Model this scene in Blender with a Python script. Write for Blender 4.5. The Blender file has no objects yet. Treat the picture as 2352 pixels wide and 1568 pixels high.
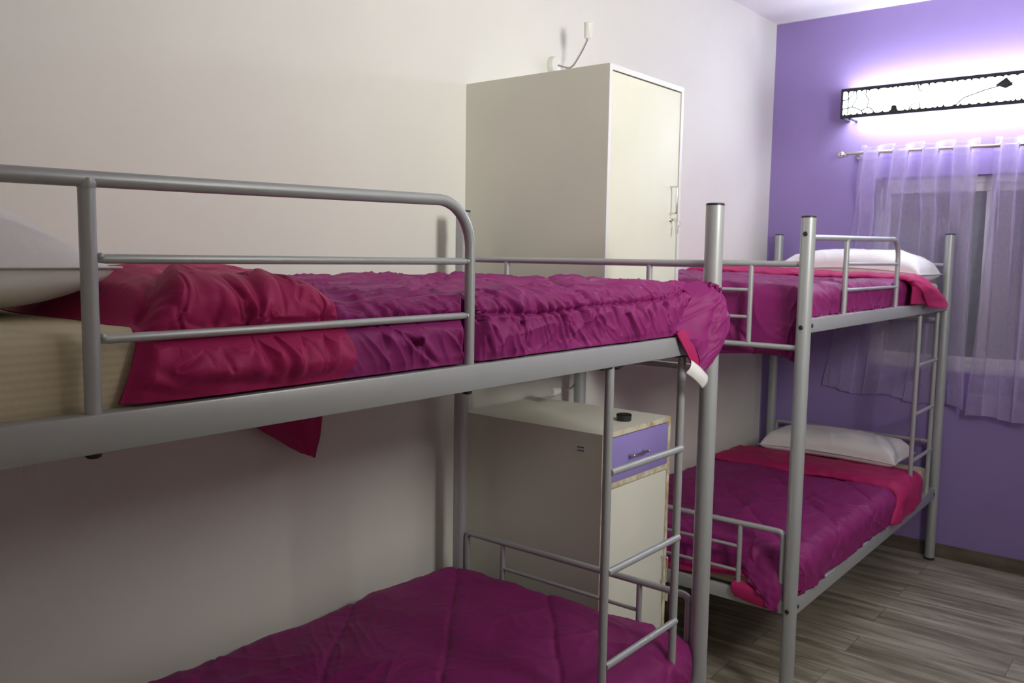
import bpy, bmesh, math, random
import numpy as np
from mathutils import Vector, Matrix, Euler

random.seed(7)
PI = math.pi
S = bpy.context.scene
COL = S.collection
XW, YW, ZC = 2.96, 1.072, 3.08          # purple wall, cream wall, ceiling
XN, YN = -2.9, -2.2                    # the two walls behind the camera

# ------------------------------------------------------------------ materials
def mat(name, color=(0.8, 0.8, 0.8), rough=0.5, metal=0.0, spec=0.5, sheen=0.0, sub=None):
    m = bpy.data.materials.new(name); m.use_nodes = True
    b = m.node_tree.nodes['Principled BSDF']
    b.inputs['Base Color'].default_value = (*color, 1)
    b.inputs['Roughness'].default_value = rough
    b.inputs['Metallic'].default_value = metal
    b.inputs['Specular IOR Level'].default_value = spec
    if sheen:
        b.inputs['Sheen Weight'].default_value = sheen
        b.inputs['Sheen Roughness'].default_value = 0.4
    return m

def nodes(m):
    return m.node_tree.nodes, m.node_tree.links, m.node_tree.nodes['Principled BSDF']

def coords(m, scale=(1, 1, 1), rot=(0, 0, 0)):
    N, L, b = nodes(m)
    tc = N.new('ShaderNodeTexCoord'); mp = N.new('ShaderNodeMapping')
    mp.inputs['Scale'].default_value = scale; mp.inputs['Rotation'].default_value = rot
    L.new(tc.outputs['Object'], mp.inputs['Vector'])
    return mp.outputs['Vector']

def noise(m, vec, scale, detail=4, rough=0.55):
    N, L, b = nodes(m)
    n = N.new('ShaderNodeTexNoise'); n.inputs['Scale'].default_value = scale
    n.inputs['Detail'].default_value = detail; n.inputs['Roughness'].default_value = rough
    L.new(vec, n.inputs['Vector'])
    return n.outputs['Fac']

def ramp(m, fac, stops):
    N, L, b = nodes(m)
    r = N.new('ShaderNodeValToRGB')
    e = r.color_ramp.elements
    e[0].position, e[0].color = stops[0][0], (*stops[0][1], 1)
    e[1].position, e[1].color = stops[-1][0], (*stops[-1][1], 1)
    for p, c in stops[1:-1]:
        k = e.new(p); k.color = (*c, 1)
    L.new(fac, r.inputs['Fac'])
    return r.outputs['Color']

def bump(m, fac, strength=0.1, dist=0.002):
    N, L, b = nodes(m)
    k = N.new('ShaderNodeBump'); k.inputs['Strength'].default_value = strength
    k.inputs['Distance'].default_value = dist
    L.new(fac, k.inputs['Height'])
    if b.inputs['Normal'].is_linked:
        L.new(b.inputs['Normal'].links[0].from_socket, k.inputs['Normal'])
    L.new(k.outputs['Normal'], b.inputs['Normal'])

def varied(m, color, amount=0.08, scale=6.0, scl=(1, 1, 1)):
    """a little cloudy variation round a colour"""
    N, L, b = nodes(m)
    v = coords(m, scl)
    lo = tuple(c * (1 - amount) for c in color); hi = tuple(min(1, c * (1 + amount)) for c in color)
    L.new(ramp(m, noise(m, v, scale), [(0.3, lo), (0.7, hi)]), b.inputs['Base Color'])
    return v

M = {}
def build_materials():
    # painted walls
    m = mat('cream_paint', rough=0.6, spec=0.3); v = varied(m, (0.735, 0.728, 0.69), 0.025, 2.0)
    bump(m, noise(m, v, 220, 3), 0.06, 0.001); M['cream_wall'] = m
    m = mat('purple_paint', rough=0.55, spec=0.3); v = varied(m, (0.32, 0.232, 0.53), 0.03, 2.0)
    bump(m, noise(m, v, 220, 3), 0.06, 0.001); M['purple'] = m
    m = mat('tan_paint', rough=0.7, spec=0.2); varied(m, (0.78, 0.71, 0.63), 0.03, 2.0); M['tan_wall'] = m
    m = mat('ceiling_paint', rough=0.8, spec=0.2); varied(m, (0.86, 0.85, 0.87), 0.02, 2.0); M['ceiling'] = m
    # wood-look floor: boards running along y
    m = mat('floor_boards', rough=0.42, spec=0.4)
    N, L, b = nodes(m)
    tc = N.new('ShaderNodeTexCoord')
    mp = N.new('ShaderNodeMapping'); mp.inputs['Rotation'].default_value = (0, 0, PI / 2)
    L.new(tc.outputs['Object'], mp.inputs['Vector'])
    br = N.new('ShaderNodeTexBrick'); br.offset = 0.37
    br.inputs['Scale'].default_value = 1.0; br.inputs['Mortar Size'].default_value = 0.0016
    br.inputs['Brick Width'].default_value = 0.9; br.inputs['Row Height'].default_value = 0.2
    br.inputs['Color1'].default_value = (0, 0, 0, 1); br.inputs['Color2'].default_value = (1, 1, 1, 1)
    br.inputs['Mortar'].default_value = (0.5, 0.5, 0.5, 1); br.inputs['Bias'].default_value = 0.0
    L.new(mp.outputs['Vector'], br.inputs['Vector'])
    mp2 = N.new('ShaderNodeMapping'); mp2.inputs['Scale'].default_value = (11, 1.1, 1)
    L.new(tc.outputs['Object'], mp2.inputs['Vector'])
    ad = N.new('ShaderNodeVectorMath'); ad.operation = 'ADD'
    L.new(mp2.outputs['Vector'], ad.inputs[0]); 
    sc = N.new('ShaderNodeVectorMath'); sc.operation = 'SCALE'; sc.inputs['Scale'].default_value = 9.0
    L.new(br.outputs['Color'], sc.inputs[0]); L.new(sc.outputs['Vector'], ad.inputs[1])
    n1 = N.new('ShaderNodeTexNoise'); n1.inputs['Scale'].default_value = 1.6; n1.inputs['Detail'].default_value = 8
    n1.inputs['Roughness'].default_value = 0.62; n1.inputs['Distortion'].default_value = 0.6
    L.new(ad.outputs['Vector'], n1.inputs['Vector'])
    c = ramp(m, n1.outputs['Fac'], [(0.28, (0.13, 0.11, 0.095)), (0.45, (0.28, 0.25, 0.19)), (0.58, (0.42, 0.385, 0.31)), (0.74, (0.60, 0.57, 0.50))])
    mx = N.new('ShaderNodeMix'); mx.data_type = 'RGBA'; mx.blend_type = 'MULTIPLY'
    mx.inputs['Factor'].default_value = 1.0
    L.new(c, mx.inputs['A'])
    L.new(ramp(m, br.outputs['Fac'], [(0.0, (1, 1, 1)), (1.0, (0.45, 0.43, 0.40))]), mx.inputs['B'])
    L.new(mx.outputs['Result'], b.inputs['Base Color'])
    M['floor'] = m
    m = mat('skirting_tile', rough=0.4); v = coords(m, (1, 1, 3))
    N, L, b = nodes(m)
    L.new(ramp(m, noise(m, v, 5, 6), [(0.3, (0.10, 0.08, 0.06)), (0.7, (0.22, 0.18, 0.14))]), b.inputs['Base Color']); M['skirting'] = m
    # powder coated steel
    m = mat('silver_paint', (0.46, 0.48, 0.495), rough=0.38, metal=0.35)
    v = coords(m); bump(m, noise(m, v, 900, 2), 0.08, 0.0004); M['steel'] = m
    m = mat('black_plastic', (0.018, 0.018, 0.02), rough=0.45); v = varied(m, (0.02, 0.02, 0.022), 0.2, 40); M['black'] = m
    m = mat('chrome', (0.72, 0.70, 0.66), rough=0.18, metal=1.0); v = coords(m); bump(m, noise(m, v, 300, 2), 0.03, 0.0003); M['chrome'] = m
    # laminate
    m = mat('cream_laminate', rough=0.55, spec=0.3); v = varied(m, (0.73, 0.73, 0.64), 0.03, 3.0); bump(m, noise(m, v, 500, 2), 0.03, 0.0005); M['laminate'] = m
    m = mat('worn_edge', rough=0.5); v = coords(m)
    N, L, b = nodes(m)
    L.new(ramp(m, noise(m, v, 14, 5, 0.7), [(0.36, (0.50, 0.36, 0.20)), (0.52, (0.74, 0.68, 0.52)), (0.75, (0.78, 0.75, 0.62))]), b.inputs['Base Color']); M['edge'] = m
    m = mat('gap_dark', (0.12, 0.09, 0.04), rough=0.9); varied(m, (0.12, 0.09, 0.04), 0.1); M['gap'] = m
    m = mat('lilac_laminate', rough=0.38); varied(m, (0.33, 0.27, 0.66), 0.03, 4); M['lilac'] = m
    # cloth
    def cloth(name, color, rough=0.62, sheen=0.05, weave=0.12, var=0.06):
        m = mat(name, rough=rough, spec=0.25, sheen=sheen); v = varied(m, color, var, 7.0)
        N, L, b = nodes(m)
        b.inputs['Sheen Tint'].default_value = (*[min(1, c * 1.5 + 0.1) for c in color], 1)
        bump(m, noise(m, v, 26, 6, 0.6), 0.35, 0.006)
        bump(m, noise(m, v, 900, 2), weave, 0.0006)
        return m
    M['plum'] = cloth('plum_cotton', (0.255, 0.020, 0.152), rough=0.56)
    M['crimson'] = cloth('crimson_cotton', (0.41, 0.018, 0.118), rough=0.6)
    M['white'] = cloth('white_cotton', (0.80, 0.78, 0.80), rough=0.75, sheen=0.1, var=0.02)
    m = cloth('cream_satin_stripe', (0.70, 0.62, 0.44), rough=0.5, sheen=0.1, var=0.05)
    N, L, b = nodes(m)
    tc = N.new('ShaderNodeTexCoord'); wv = N.new('ShaderNodeTexWave'); wv.bands_direction = 'Z'
    wv.inputs['Scale'].default_value = 30.0; wv.inputs['Distortion'].default_value = 0.2
    L.new(tc.outputs['Object'], wv.inputs['Vector'])
    L.new(ramp(m, wv.outputs['Fac'], [(0.3, (0.45, 0.45, 0.45)), (0.6, (0.7, 0.7, 0.7))]), b.inputs['Roughness'])
    src = b.inputs['Base Color'].links[0].from_socket
    mx = N.new('ShaderNodeMix'); mx.data_type = 'RGBA'; mx.blend_type = 'MULTIPLY'; mx.inputs['Factor'].default_value = 1.0
    L.new(src, mx.inputs['A']); L.new(ramp(m, wv.outputs['Fac'], [(0.3, (0.93, 0.92, 0.90)), (0.7, (1, 1, 1))]), mx.inputs['B']); L.new(mx.outputs['Result'], b.inputs['Base Color'])
    M['cream_cloth'] = m
    m = mat('satin_label', (0.82, 0.82, 0.82), rough=0.25, sheen=0.1); varied(m, (0.82, 0.81, 0.80), 0.04, 30); M['label'] = m
    # sheer
    def sheer(name, color, opacity):
        m = bpy.data.materials.new(name); m.use_nodes = True
        N, L = m.node_tree.nodes, m.node_tree.links; N.clear()
        o = N.new('ShaderNodeOutputMaterial'); tr = N.new('ShaderNodeBsdfTransparent')
        di = N.new('ShaderNodeBsdfDiffuse'); tl = N.new('ShaderNodeBsdfTranslucent')
        tr.inputs['Color'].default_value = (0.93, 0.91, 0.97, 1)
        di.inputs['Color'].default_value = (*color, 1); tl.inputs['Color'].default_value = (*color, 1)
        a = N.new('ShaderNodeMixShader'); a.inputs['Fac'].default_value = 0.55
        L.new(di.outputs[0], a.inputs[1]); L.new(tl.outputs[0], a.inputs[2])
        tc = N.new('ShaderNodeTexCoord'); nz = N.new('ShaderNodeTexNoise'); nz.inputs['Scale'].default_value = 60
        L.new(tc.outputs['Object'], nz.inputs['Vector'])
        mr = N.new('ShaderNodeMapRange'); mr.inputs['To Min'].default_value = opacity - 0.06; mr.inputs['To Max'].default_value = opacity + 0.06
        L.new(nz.outputs['Fac'], mr.inputs['Value'])
        lw = N.new('ShaderNodeLayerWeight'); lw.inputs['Blend'].default_value = 0.5
        cs = N.new('ShaderNodeMath'); cs.operation = 'SUBTRACT'; cs.inputs[0].default_value = 1.06; L.new(lw.outputs['Facing'], cs.inputs[1])
        iv = N.new('ShaderNodeMath'); iv.operation = 'DIVIDE'; iv.inputs[0].default_value = 0.75; L.new(cs.outputs[0], iv.inputs[1])
        t1 = N.new('ShaderNodeMath'); t1.operation = 'SUBTRACT'; t1.inputs[0].default_value = 1.0; L.new(mr.outputs['Result'], t1.inputs[1])
        pw = N.new('ShaderNodeMath'); pw.operation = 'POWER'; L.new(t1.outputs[0], pw.inputs[0]); L.new(iv.outputs[0], pw.inputs[1])
        fo = N.new('ShaderNodeMath'); fo.operation = 'SUBTRACT'; fo.inputs[0].default_value = 1.0; L.new(pw.outputs[0], fo.inputs[1])
        x = N.new('ShaderNodeMixShader'); L.new(fo.outputs[0], x.inputs['Fac'])
        L.new(tr.outputs[0], x.inputs[1]); L.new(a.outputs[0], x.inputs[2]); L.new(x.outputs[0], o.inputs['Surface'])
        return m
    M['sheer_head'] = sheer('lilac_voile_header', (0.84, 0.78, 0.95), 0.72)
    M['sheer'] = sheer('lilac_voile', (0.82, 0.74, 0.96), 0.60)
    M['sheer_hem'] = sheer('lilac_voile_doubled', (0.80, 0.70, 0.94), 0.56)
    # window
    m = mat('white_frame', rough=0.4); varied(m, (0.72, 0.72, 0.74), 0.02, 5); M['frame'] = m
    m = mat('frosted_glass', (0.36, 0.37, 0.42), rough=0.35, spec=0.6); v = varied(m, (0.34, 0.35, 0.40), 0.08, 30)
    N, L, b = nodes(m); b.inputs['Transmission Weight'].default_value = 0.25
    bump(m, noise(m, v, 240, 2), 0.3, 0.001); M['glass'] = m
    # lamp
    def glow(name, color, strength):
        m = bpy.data.materials.new(name); m.use_nodes = True
        N, L = m.node_tree.nodes, m.node_tree.links; N.clear()
        o = N.new('ShaderNodeOutputMaterial'); e = N.new('ShaderNodeEmission')
        e.inputs['Color'].default_value = (*color, 1); e.inputs['Strength'].default_value = strength
        L.new(e.outputs[0], o.inputs['Surface'])
        return m, e
    m, e = glow('fluorescent_tube', (0.90, 0.965, 1.0), 33.0); M['tube'] = m
    m, e = glow('mosaic_glass', (0.90, 0.985, 1.0), 9.0)
    N, L = m.node_tree.nodes, m.node_tree.links
    tc = N.new('ShaderNodeTexCoord'); vo = N.new('ShaderNodeTexVoronoi'); vo.feature = 'DISTANCE_TO_EDGE'
    mp = N.new('ShaderNodeMapping'); mp.inputs['Scale'].default_value = (20, 17, 24)
    L.new(tc.outputs['Object'], mp.inputs['Vector']); L.new(mp.outputs['Vector'], vo.inputs['Vector'])
    mr = N.new('ShaderNodeMapRange'); mr.inputs['From Min'].default_value = 0.012; mr.inputs['From Max'].default_value = 0.06
    mr.inputs['To Min'].default_value = 0.2; mr.inputs['To Max'].default_value = 20.0
    L.new(vo.outputs['Distance'], mr.inputs['Value']); L.new(mr.outputs['Result'], e.inputs['Strength']); M['mosaic'] = m
    m = mat('lamp_metal', (0.03, 0.03, 0.035), rough=0.45, metal=0.3); varied(m, (0.035, 0.035, 0.04), 0.1, 20); M['lamp_black'] = m
    m = mat('white_plastic', rough=0.35); varied(m, (0.78, 0.78, 0.76), 0.02, 10); M['white_plastic'] = m
    m = mat('ink', (0.20, 0.17, 0.24), rough=0.6); varied(m, (0.20, 0.17, 0.24), 0.05); M['ink'] = m
build_materials()

# ------------------------------------------------------------------ mesh helpers
def obj(name, me, material, parent=None):
    o = bpy.data.objects.new(name, me); COL.objects.link(o)
    if material: 
        if not me.materials: me.materials.append(M[material] if isinstance(material, str) else material)
    if parent: o.parent = parent
    return o

def tag(o, label=None, cat=None, group=None, kind=None):
    if label: o['label'] = label
    if cat: o['category'] = cat
    if group: o['group'] = group
    if kind: o['kind'] = kind
    return o

def empty(name, loc, label, cat, group=None):
    o = bpy.data.objects.new(name, None); COL.objects.link(o); o.location = loc
    o.empty_display_size = 0.1
    return tag(o, label, cat, group)

class MB:
    """collects shapes, gives ONE mesh; points are world points, origin is taken off"""
    def __init__(self, origin=(0, 0, 0)):
        self.v, self.f, self.o = [], [], Vector(origin)
    def add(self, vs, fs):
        n = len(self.v)
        self.v += [tuple(Vector(p) - self.o) for p in vs]
        self.f += [tuple(i + n for i in f) for f in fs]
        return self
    def box(self, lo, hi, bev=0.0, seg=2):
        bm = bmesh.new(); bmesh.ops.create_cube(bm, size=1)
        lo, hi = Vector(lo), Vector(hi); d = hi - lo; c = (hi + lo) / 2
        for q in bm.verts: q.co = Vector((q.co.x * d.x, q.co.y * d.y, q.co.z * d.z)) + c
        if bev: bmesh.ops.bevel(bm, geom=bm.edges[:], offset=bev, segments=seg, profile=0.5, affect='EDGES')
        bm.verts.index_update()
        self.add([q.co.copy() for q in bm.verts], [[q.index for q in f.verts] for f in bm.faces]); bm.free()
        return self
    def tube(self, path, r, n=16, caps=True, closed=False):
        P = [Vector(p) for p in path]; k = len(P)
        R = r if isinstance(r, (list, tuple)) else [r] * k
        T = []
        for i in range(k):
            a = P[max(i - 1, 0)]; b = P[min(i + 1, k - 1)]
            T.append((b - a).normalized())
        up = Vector((0, 0, 1)) if abs(T[0].z) < 0.9 else Vector((0, 1, 0))
        nrm = (up - T[0] * up.dot(T[0])).normalized()
        vs, fs = [], []
        for i in range(k):
            if i: nrm = (nrm - T[i] * nrm.dot(T[i])).normalized()
            bi = T[i].cross(nrm)
            for j in range(n):
                a = 2 * PI * j / n
                vs.append(P[i] + (nrm * math.cos(a) + bi * math.sin(a)) * R[i])
        for i in range(k - 1):
            for j in range(n):
                j2 = (j + 1) % n
                fs.append((i * n + j, i * n + j2, (i + 1) * n + j2, (i + 1) * n + j))
        if caps:
            fs.append(tuple(reversed(range(n)))); fs.append(tuple(range((k - 1) * n, k * n)))
        return self.add(vs, fs)
    def cyl(self, a, b, r, n=20, bev=0.0):
        a, b = Vector(a), Vector(b)
        if bev:
            d = (b - a).normalized()
            return self.tube([a, a + d * bev, b - d * bev, b], [r - bev, r, r, r - bev], n)
        return self.tube([a, b], r, n)
    def ball(self, c, r, sc=(1, 1, 1), n=16):
        vs, fs = [], []; c = Vector(c); m = n // 2
        for i in range(1, m):
            for j in range(n):
                t, p = PI * i / m, 2 * PI * j / n
                vs.append(c + Vector((r * sc[0] * math.sin(t) * math.cos(p), r * sc[1] * math.sin(t) * math.sin(p), r * sc[2] * math.cos(t))))
        top, bot = len(vs), len(vs) + 1
        vs += [c + Vector((0, 0, r * sc[2])), c - Vector((0, 0, r * sc[2]))]
        for i in range(m - 2):
            for j in range(n):
                fs.append((i * n + j, (i + 1) * n + j, (i + 1) * n + (j + 1) % n, i * n + (j + 1) % n))
        for j in range(n):
            fs.append((top, j, (j + 1) % n)); fs.append((bot, (m - 2) * n + (j + 1) % n, (m - 2) * n + j))
        return self.add(vs, fs)
    def ring(self, c, axis, R, r, n=20, k=8):
        c = Vector(c); ax = Vector(axis).normalized()
        u = ax.orthogonal().normalized(); w = ax.cross(u); vs, fs = [], []
        for i in range(n):
            a = 2 * PI * i / n; d = u * math.cos(a) + w * math.sin(a)
            for j in range(k):
                b = 2 * PI * j / k
                vs.append(c + d * (R + r * math.cos(b)) + ax * r * math.sin(b))
        for i in range(n):
            for j in range(k):
                fs.append((i * k + j, ((i + 1) % n) * k + j, ((i + 1) % n) * k + (j + 1) % k, i * k + (j + 1) % k))
        return self.add(vs, fs)
    def build(self, name, material, parent=None, smooth=35):
        me = bpy.data.meshes.new(name); me.from_pydata([tuple(p) for p in self.v], [], self.f); me.validate(); me.update()
        bm = bmesh.new(); bm.from_mesh(me); bmesh.ops.recalc_face_normals(bm, faces=bm.faces); bm.to_mesh(me); bm.free()
        if smooth:
            me.shade_smooth(); me.set_sharp_from_angle(angle=math.radians(smooth))
        o = obj(name, me, material, parent)
        if parent is None: o.location = self.o
        return o

def arc(c, u, v, r, a0, a1, n=10):
    c, u, v = Vector(c), Vector(u), Vector(v)
    return [c + (u * math.cos(a) + v * math.sin(a)) * r for a in np.linspace(a0, a1, n)]

# ------------------------------------------------------------------ noise and cloth sheets
_rng = np.random.RandomState(11)
_perm = np.concatenate([_rng.permutation(512)] * 3)
_ang = _rng.rand(512) * 2 * np.pi
_G = np.stack([np.cos(_ang), np.sin(_ang)], -1)
def perlin(x, y):
    xi, yi = np.floor(x).astype(int), np.floor(y).astype(int)
    xf, yf = x - xi, y - yi
    def g(ix, iy, fx, fy):
        h = _perm[(_perm[ix & 511] + iy) & 511] & 511
        return _G[h, 0] * fx + _G[h, 1] * fy
    u = xf ** 3 * (xf * (xf * 6 - 15) + 10); v = yf ** 3 * (yf * (yf * 6 - 15) + 10)
    a = g(xi, yi, xf, yf); b = g(xi + 1, yi, xf - 1, yf); c = g(xi, yi + 1, xf, yf - 1); d = g(xi + 1, yi + 1, xf - 1, yf - 1)
    return ((a * (1 - u) + b * u) * (1 - v) + (c * (1 - u) + d * u) * v) * 1.5
def fbm(x, y, o=4, g=0.5):
    s, a = 0, 1.0
    for i in range(o):
        s = s + a * perlin(x * 2 ** i + 17.3 * i, y * 2 ** i - 9.1 * i); a *= g
    return s
def ridge(x, y, p=3.0):
    return np.clip(1 - np.abs(perlin(x, y)) * 2.2, 0, 1) ** p
def creases(a, b, seed=0.0, f=7.0, wr=0.35):
    """soft creases: warped, anisotropic ridges in a few directions; about 0..1"""
    wx = perlin(a * 3 + seed, b * 3 - seed) * wr; wy = perlin(a * 3 - seed + 40, b * 3 + seed) * wr
    out = 0
    for k, (th, w) in enumerate(((0.35, 1.0), (1.35, 0.8), (2.4, 0.8))):
        c, s = math.cos(th + seed), math.sin(th + seed)
        u = (a * c + b * s) + wx * 0.3; v = (-a * s + b * c) + wy * 0.3
        msk = np.clip(perlin(u * 2.3 + 5 * k, v * 2.3 + seed) + 0.35, 0, 1)
        out = out + w * ridge(u * f + 3 * k + seed, v * f * 0.28 + 7 * k, 3) * msk
    return out

def grid_mesh(name, P, material, parent=None, thick=0.0, origin=(0, 0, 0), offset=-1.0, keep=None):
    nu, nv = P.shape[:2]
    V = P.reshape(-1, 3) - np.array(origin)
    idx = np.arange(nu * nv).reshape(nu, nv)
    F = np.stack([idx[:-1, :-1], idx[1:, :-1], idx[1:, 1:], idx[:-1, 1:]], -1).reshape(-1, 4)
    if keep is not None:
        F = F[keep.ravel()[F].all(1)]
        used = np.unique(F); remap = np.zeros(len(V), int); remap[used] = np.arange(len(used)); V = V[used]; F = remap[F]
    me = bpy.data.meshes.new(name)
    me.vertices.add(len(V)); me.vertices.foreach_set('co', V.astype(np.float32).ravel())
    me.loops.add(F.size); me.loops.foreach_set('vertex_index', F.ravel().astype(np.int32))
    me.polygons.add(len(F)); me.polygons.foreach_set('loop_start', np.arange(0, F.size, 4, dtype=np.int32))
    me.polygons.foreach_set('loop_total', np.full(len(F), 4, dtype=np.int32))
    me.update(calc_edges=True); me.validate(); me.shade_smooth()
    o = obj(name, me, material, parent)
    if thick:
        k = o.modifiers.new('thickness', 'SOLIDIFY'); k.thickness = thick; k.offset = offset
    return o

def normals(P):
    du = np.gradient(P, axis=0); dv = np.gradient(P, axis=1)
    n = np.cross(du, dv); return n / (np.linalg.norm(n, axis=-1, keepdims=True) + 1e-9)

def spline_patch(ctrl, nu, nv):
    """Catmull-Rom through a grid of points"""
    C = np.array(ctrl, float)
    def interp(C, n):
        m = len(C); E = np.concatenate([2 * C[:1] - C[1:2], C, 2 * C[-1:] - C[-2:-1]])
        t = np.linspace(0, m - 1 - 1e-6, n); i = t.astype(int); f = (t - i).reshape(-1, *([1] * (C.ndim - 1)))
        p0, p1, p2, p3 = E[i], E[i + 1], E[i + 2], E[i + 3]
        return 0.5 * (2 * p1 + (p2 - p0) * f + (2 * p0 - 5 * p1 + 4 * p2 - p3) * f * f + (3 * p1 - p0 - 3 * p2 + p3) * f ** 3)
    A = interp(C, nu); A = np.swapaxes(interp(np.swapaxes(A, 0, 1), nv), 0, 1)
    return A

def drape(A, B, x0, x1, y0, y1, zt, r):
    """lay flat fabric coordinates (A along x, B along y) over a rounded box top; fabric past the
    edge bends over radius r and hangs.  x0/x1/y0/y1 = None for an edge that is not bent."""
    big = 1e6
    qx = np.clip(A, -big if x0 is None else x0 + r, big if x1 is None else x1 - r)
    qy = np.clip(B, -big if y0 is None else y0 + r, big if y1 is None else y1 - r)
    ox, oy = A - qx, B - qy
    d = np.maximum(np.abs(ox), np.abs(oy)); n = np.sqrt(ox ** 2 + oy ** 2) + 1e-9
    nx, ny = ox / n, oy / n
    th = np.clip(d / r, 0, PI / 2); extra = np.clip(d - r * PI / 2, 0, None)
    out = r * np.sin(th); z = zt - r * (1 - np.cos(th)) - extra
    return np.stack([qx + nx * out, qy + ny * out, z], -1)

def smooth(e0, e1, x):
    t = np.clip((x - e0) / (e1 - e0), 0, 1); return t * t * (3 - 2 * t)
def bumpf(d, w): return np.exp(-(d / w) ** 2)

# ------------------------------------------------------------------ room shell
def room():
    t = 0.12
    MB().box((XN - t, YN - t, -0.1), (XW + t + 0.1, YW + t, 0)).build('floor', 'floor', smooth=0)
    MB().box((XN - t, YN - t, ZC), (XW + t + 0.1, YW + t, ZC + 0.1)).build('ceiling', 'ceiling', smooth=0)
    MB().box((XN - t, YW, 0), (XW + t + 0.1, YW + t, ZC)).build('wall_left', 'cream_wall', smooth=0)
    MB().box((XN - t, YN - t, 0), (XN, YW, ZC)).build('wall_back', 'tan_wall', smooth=0)
    MB().box((XN, YN - t, 0), (XW + t + 0.1, YN, ZC)).build('wall_right', 'tan_wall', smooth=0)
    # purple wall with the window opening
    a0, a1, z0, z1, d = -1.05, 0.453, 1.050, 2.129, 0.14
    b = MB()
    b.box((XW, YN, 0), (XW + d, a0, ZC)); b.box((XW, a1, 0), (XW + d, YW, ZC))
    b.box((XW, a0, 0), (XW + d, a1, z0)); b.box((XW, a0, z1), (XW + d, a1, ZC))
    b.build('wall_front', 'purple', smooth=0)
    for n in ('floor', 'ceiling', 'wall_left', 'wall_back', 'wall_right', 'wall_front'):
        tag(bpy.data.objects[n], kind='structure')
    L = {'floor': 'floor of grey-brown wood-look boards', 'ceiling': 'white ceiling', 'wall_left': 'long cream wall beside the bunk beds',
         'wall_front': 'purple end wall with the window', 'wall_back': 'tan wall behind the camera', 'wall_right': 'tan wall behind the camera on the right'}
    C = {'floor': 'floor', 'ceiling': 'ceiling'}
    for n, l in L.items(): tag(bpy.data.objects[n], l, C.get(n, 'wall'))
    o = MB().box((XW - 0.012, YN, 0), (XW, YW - 0.012, 0.078), 0.002).build('baseboard_front', 'skirting')
    tag(o, 'brown tile baseboard along the purple wall', 'baseboard', kind='structure')
    o = MB().box((XN, YW - 0.012, 0), (XW, YW, 0.078), 0.002).build('baseboard_left', 'skirting')
    tag(o, 'brown tile baseboard along the cream wall', 'baseboard', kind='structure')
    # sliding window in the opening
    w = empty('window_1', (XW + 0.06, (a0 + a1) / 2, z0), 'white framed sliding window with frosted panes in the purple wall', 'window'); w['kind'] = 'structure'
    og = w.location
    fx0, fx1 = XW + 0.06, XW + 0.13
    b = MB(og); f = 0.04
    b.box((fx0, a0, z0), (fx1, a1, z0 + f), 0.003); b.box((fx0, a0, z1 - f), (fx1, a1, z1), 0.003)
    b.box((fx0, a0, z0 + f), (fx1, a0 + f, z1 - f), 0.003); b.box((fx0, a1 - f, z0 + f), (fx1, a1, z1 - f), 0.003)
    b.build('window_frame', 'frame', w)
    mid = -0.135; s = 0.045
    for y0, y1, x0 in ((mid - 0.03, a1 - f, fx0 + 0.005), (a0 + f, mid + 0.03, fx0 + 0.035)):
        q = MB(og); zz0, zz1 = z0 + f, z1 - f
        q.box((x0, y0, zz0), (x0 + 0.028, y1, zz0 + s), 0.003); q.box((x0, y0, zz1 - s), (x0 + 0.028, y1, zz1), 0.003)
        q.box((x0, y0, zz0 + s), (x0 + 0.028, y0 + s, zz1 - s), 0.003); q.box((x0, y1 - s, zz0 + s), (x0 + 0.028, y1, zz1 - s), 0.003)
        sash = q.build('sash', 'frame', w)
        MB(og).box((x0 + 0.010, y0 + s, zz0 + s), (x0 + 0.016, y1 - s, zz1 - s)).build('pane', 'glass', sash, smooth=0)
room()

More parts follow.
